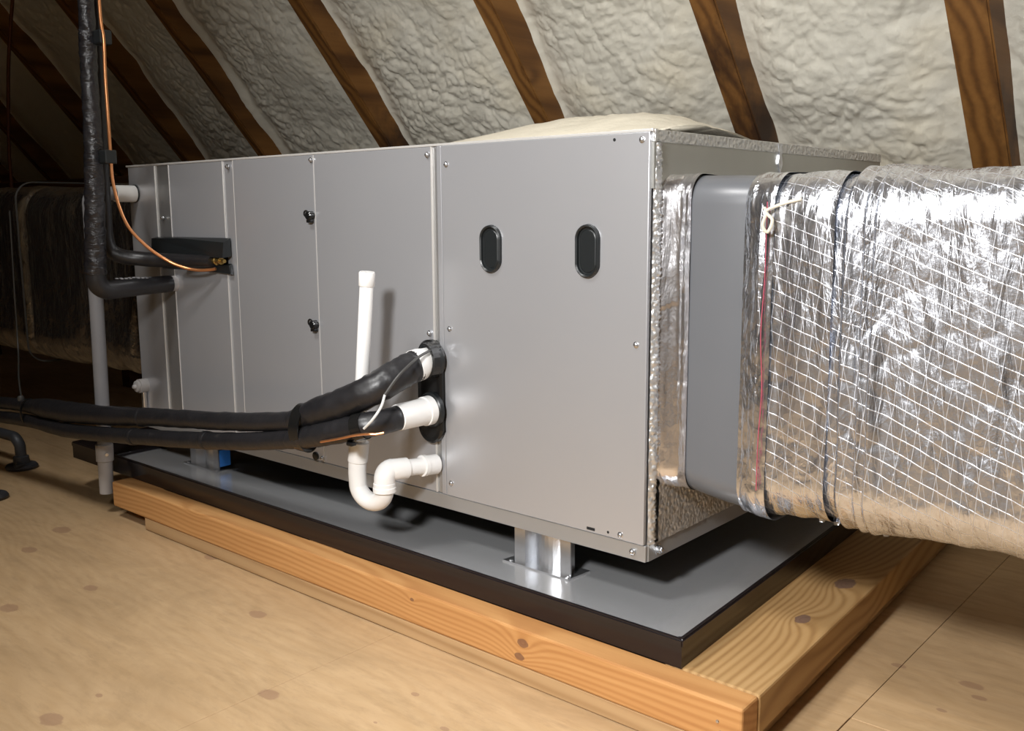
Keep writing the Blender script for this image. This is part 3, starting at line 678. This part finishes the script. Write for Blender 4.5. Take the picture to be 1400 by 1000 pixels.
for p, q in (((-1.165, -.1662, .0445), (-1.18, -.167, .043)), ((-.90, -.155, .0745), (-.905, -.155, .074))):
    MB().lathe(p, A(q)-A(p), [(0, .0175), (.002, .0185), (.016, .0185), (.018, .0175)], 24).build('joint_tape', TUBE_DUSTY, lo)
# tape / cable ties
def loop(name, cz, rx, rz, wd, label, tilt=0., head=True):
    """band wrapped round both lines; the lines run roughly along x here"""
    cx, cy, cz = cz; m = MB(); n = 36; vs = []
    for w_ in (-wd/2, wd/2):
        for q in (0, .0018):
            for k in range(n):
                a = 2*PI*k/n; vs.append((cx+w_+tilt*(rz+q)*math.sin(a), cy+(rx+q)*math.cos(a), cz+(rz+q)*math.sin(a)))
    fs = []
    for k in range(n):
        j = (k+1) % n; fs += [(n+k, n+j, 3*n+j, 3*n+k), (k, 2*n+k, 2*n+j, j), (k, j, n+j, n+k), (2*n+k, 3*n+k, 3*n+j, 2*n+j)]
    m.add(vs, fs, True)
    if head: m.box(cx-wd*.45, cx+wd*.45, cy-rx*.4-.004, cy-rx*.4+.004, cz-rz-.0075, cz-rz+.001, .001)
    o = m.build(name, BLACK_GLOSS); return tag(o, label, 'cable tie')
loop('cable_tie', (-.594, -.155, .144), .0245, .0405, .026, 'wide black tie binding both refrigerant lines where they spread apart', .05, False)
p0, p1 = A([-.452, -.1400, .1660]), A([-.480, -.1495, .1580])
st = MB().lathe(p0, p1-p0, [(0, .0215), (.0, .0228), (.019, .0232), (.020, .0215)], 30)
st.box(-.478, -.464, -.162, -.150, .132, .1385, .002)
tag(st.build('pipe_strap', BLACK_GLOSS), 'glossy black strap around the lower refrigerant line beside the white standpipe', 'strap')
loop('cable_tie', (-1.632, -.188, .037), .0200, .0335, .008, 'narrow black tie around both dusty refrigerant lines at far left', 0, False)
# sensor cable looped over the upper line
sc_ = thing('sensor_cable', 'thin black and clear sensor cable looping over the upper line down to the lower line', 'cable', (-.45, -.14, .2))
MB().tube([(-.4081, -.014, .2850), (-.4052, -.04, .2810), (-.3992, -.068, .2757), (-.393, -.097, .2654), (-.3945, -.121, .2492), (-.4027, -.141, .2226)], .0024, 8, sub=5).build('black_sheath', WIRE, sc_)
MB().tube([(-.4027, -.141, .2226), (-.3969, -.155, .2056), (-.4031, -.168, .1867), (-.4214, -.170, .1704)], .0022, 8, sub=5).build('clear_lead', CLEAR, sc_)
cs_ = MB().tube([(-.5225, -.178, .1345), (-.4789, -.176, .146), (-.4439, -.168, .156), (-.4221, -.163, .160), (-.4115, -.156, .1600), (-.4019, -.146, .162)], .0021, 8, sub=5)
tag(cs_.build('bare_copper_wire', COPPER), 'bare copper wire taped beneath the lower refrigerant line', 'wire')

# ================================================================== TALL PIPES AT LEFT
ip = thing('insulated_riser', 'tall black tape-wrapped pipe bending into the left end of the air handler', 'insulated pipe', (-1.25, -.17, .4))
MB().tube([(-1.20, -.185, 1.35), (-1.218, -.18, .93), (-1.221, -.18, .86), (-1.226, -.18, .79), (-1.228, -.18, .72), (-1.231, -.18, .647), (-1.240, -.18, .56), (-1.247, -.18, .499), (-1.256, -.18, .43), (-1.262, -.18, .385)], [.0155, .0155, .0175, .0165, .017, .018, .0195, .0205, .0215, .022], 28, sub=9, wob=.09).build('taped_sleeve', TAPE, ip)
MB().tube([(-1.261, -.18, .398)] + [(-1.262, -.152-.028*math.cos(a), .375-.026*math.sin(a)) for a in np.linspace(0, PI/2, 9)] + [(-1.260, -.08, .3525), (-1.2585, -.022, .354), (-1.2583, -.012, .354)], [.0205]*10+[.0195, .0190, .0185], 24).build('elbow_sleeve', TUBE, ip)
MB().lathe((-1.2582, -.012, .354), (0, 1, 0), [(0, .0170), (.0115, .0172), (.0115, .01)], 24).build('pipe_end', PVC_LGREY, ip)
LABEL = plain('faded_print', (.30, .30, .31), .5)
lb = MB()
for k in range(9):
    y = -.140+k*.0095; a = 2.15
    for j, dz in enumerate((0, .0035, .007)):
        if (k*7+j*3) % 4 == 0: continue
        aa = a+dz*-45*.02; rr_ = .0212-.0004*max(0, k-4)
        lb.box(-1.260+rr_*math.cos(1.15+j*.16)-.0004, -1.260+rr_*math.cos(1.15+j*.16)+.0010, y, y+.006, .3525+rr_*math.sin(1.15+j*.16)-.0012, .3525+rr_*math.sin(1.15+j*.16)+.0004)
lb.build('faded_print', LABEL, ip)
i2 = thing('small_insulated_riser', 'slimmer black insulated pipe behind the tape-wrapped riser turning into the service opening', 'insulated pipe', (-1.28, -.13, .45))
MB().tube([(-1.235, -.148, 1.35), (-1.2505, -.145, .93), (-1.262, -.142, .80), (-1.275, -.14, .65), (-1.285, -.137, .52), (-1.290, -.135, .45), (-1.284, -.118, .422), (-1.255, -.075, .412), (-1.20, -.043, .409), (-1.12, -.024, .409), (-1.075, -.016, .410)], [.0125, .0125, .012, .012, .0125, .0145, .016, .016, .0155, .014, .0125], 22, sub=8).build('pipe_insulation', TUBE, i2)
ct = MB().tube([(-1.165, -.186, 1.2), (-1.163, -.19, .921), (-1.160, -.19, .86), (-1.163, -.19, .784), (-1.165, -.19, .70), (-1.168, -.189, .643), (-1.1685, -.187, .572), (-1.147, -.1785, .499), (-1.108, -.165, .457), (-1.055, -.1525, .427), (-1.012, -.141, .412), (-.974, -.13, .405), (-.95, -.12, .4045), (-.935, -.113, .4055)], .0034, 10, sub=8)
ct = MB().tube([(-1.185, -.166, 1.2), (-1.183, -.17, .915), (-1.180, -.168, .854), (-1.186, -.167, .778), (-1.190, -.165, .69), (-1.196, -.162, .636), (-1.200, -.158, .565), (-1.195, -.140, .492), (-1.178, -.110, .445), (-1.155, -.075, .412), (-1.13, -.050, .396), (-1.105, -.034, .391), (-1.08, -.022, .392), (-1.066, -.016, .394)], .0034, 10, sub=8)
tag(ct.build('copper_tube', COPPER), 'thin bright copper tube curving down beside the black risers into the service opening', 'pipe')
for z, x, lab in ((.858, -1.209, 'upper black clip holding the copper tube to the riser'), (.625, -1.222, 'lower black clip holding the copper tube to the riser')):
    c_ = MB().box(x-.004, x+.030, -.176, -.150, z-.014, z+.014, .003).build('pipe_clip', BLACK_RUBBER); tag(c_, lab, 'clip')
gp = thing('grey_drain_pipe', 'grey plastic drain pipe hanging past the left end of the drain pan', 'pipe', (-1.411, -.1, .3))
gx = -1.411
MB().tube([(gx, -.045, .5555), (gx, -.085, .5555)] + [(gx, -.088-.022*math.sin(a), .5335+.022*math.cos(a)) for a in np.linspace(0, PI/2, 7)] + [(gx, -.111, .30), (gx, -.116, .0), (gx, -.118, -.045)], .0155, 22).build('pipe', PVC_GREY, gp)
MB().lathe((gx, -.1175, -.018), (0, -.02, -1), [(0, .0165), (.002, .0195), (.040, .0195), (.042, .0165), (.118, .0155), (.118, .012)], 24).build('lower_pipe', PVC_LGREY, gp)
MB().lathe((gx+.018, -.123, -.04), (1, -.3, 0), [(0, .004), (.006, .004), (.006, 0)], 8).build('set_screw', ZINC, gp)
MB().lathe((gx, -.003, .5555), (0, -1, 0), [(0, .019), (.046, .019), (.047, .0165), (.047, .012)], 24).build('white_coupling', PVC, gp)
MB().lathe((gx, .0, .5555), (0, -1, 0), [(0, .0205), (.003, .0205), (.003, .017)], 24).build('gasket', BLACK_RUBBER, gp)

# floor pipes at the far left
def floorpipe(x, y, h_, label, turn):
    t = thing('floor_pipe', label, 'pipe', (x, y, FZ))
    MB().lathe((x, y, FZ+.0005), (0, 0, 1), [(0, .040), (.006, .042), (.012, .038), (.015, .022), (.034, .020), (.036, .016)], 24).build('floor_flange', STEEL_PIPE, t)
    pts = [(x, y, FZ+.02), (x, y, FZ+h_-.025)] + [(x-.025*turn*(1-math.cos(a)), y-.006*math.sin(a), FZ+h_-.025+.025*math.sin(a)) for a in np.linspace(.2, PI/2, 6)] + [(x-.35*turn, y-.03, FZ+h_+.002)]
    MB().tube(pts, .0145, 20).build('pipe', STEEL_PIPE, t)
    MB().box(x+.012, x+.036, y-.03, y-.002, FZ+.008, FZ+.022, .005).build('flange_lug', STEEL_PIPE, t)
floorpipe(-1.995, -.075, .088, 'dull grey elbow pipe standing on a round floor flange behind the refrigerant lines', 1)
floorpipe(-1.755, -.250, .062, 'dull grey pipe foot cut off by the left edge of the photo', 1)
# hanger wire and old copper riser
hw = MB().tube([(-2.06, -.022, .52), (-2.055, -.03, .30), (-2.04, -.04, .13), (-1.85, -.12, .095), (-1.664, -.192, .0755)], .0022, 8, sub=4); hw.lathe((-1.664, -.193, .076), (0, 0, -1), [(0, .006), (.004, .008), (.012, .008), (.012, 0)], 10)
tag(hw.build('hanger_wire', WIRE), 'thin wire hanging in front of the dark duct down to the refrigerant lines', 'wire')
oc = MB().tube([(-3.03, .45, 1.35), (-3.05, .45, 1.285), (-3.09, .45, 1.187), (-3.14, .45, 1.035), (-3.19, .45, .78), (-3.20, .45, .604)], .0065, 10, sub=6)
tag(oc.build('old_copper_pipe', COPPER_OLD), 'thin tarnished reddish pipe rising behind the dark left duct', 'pipe')
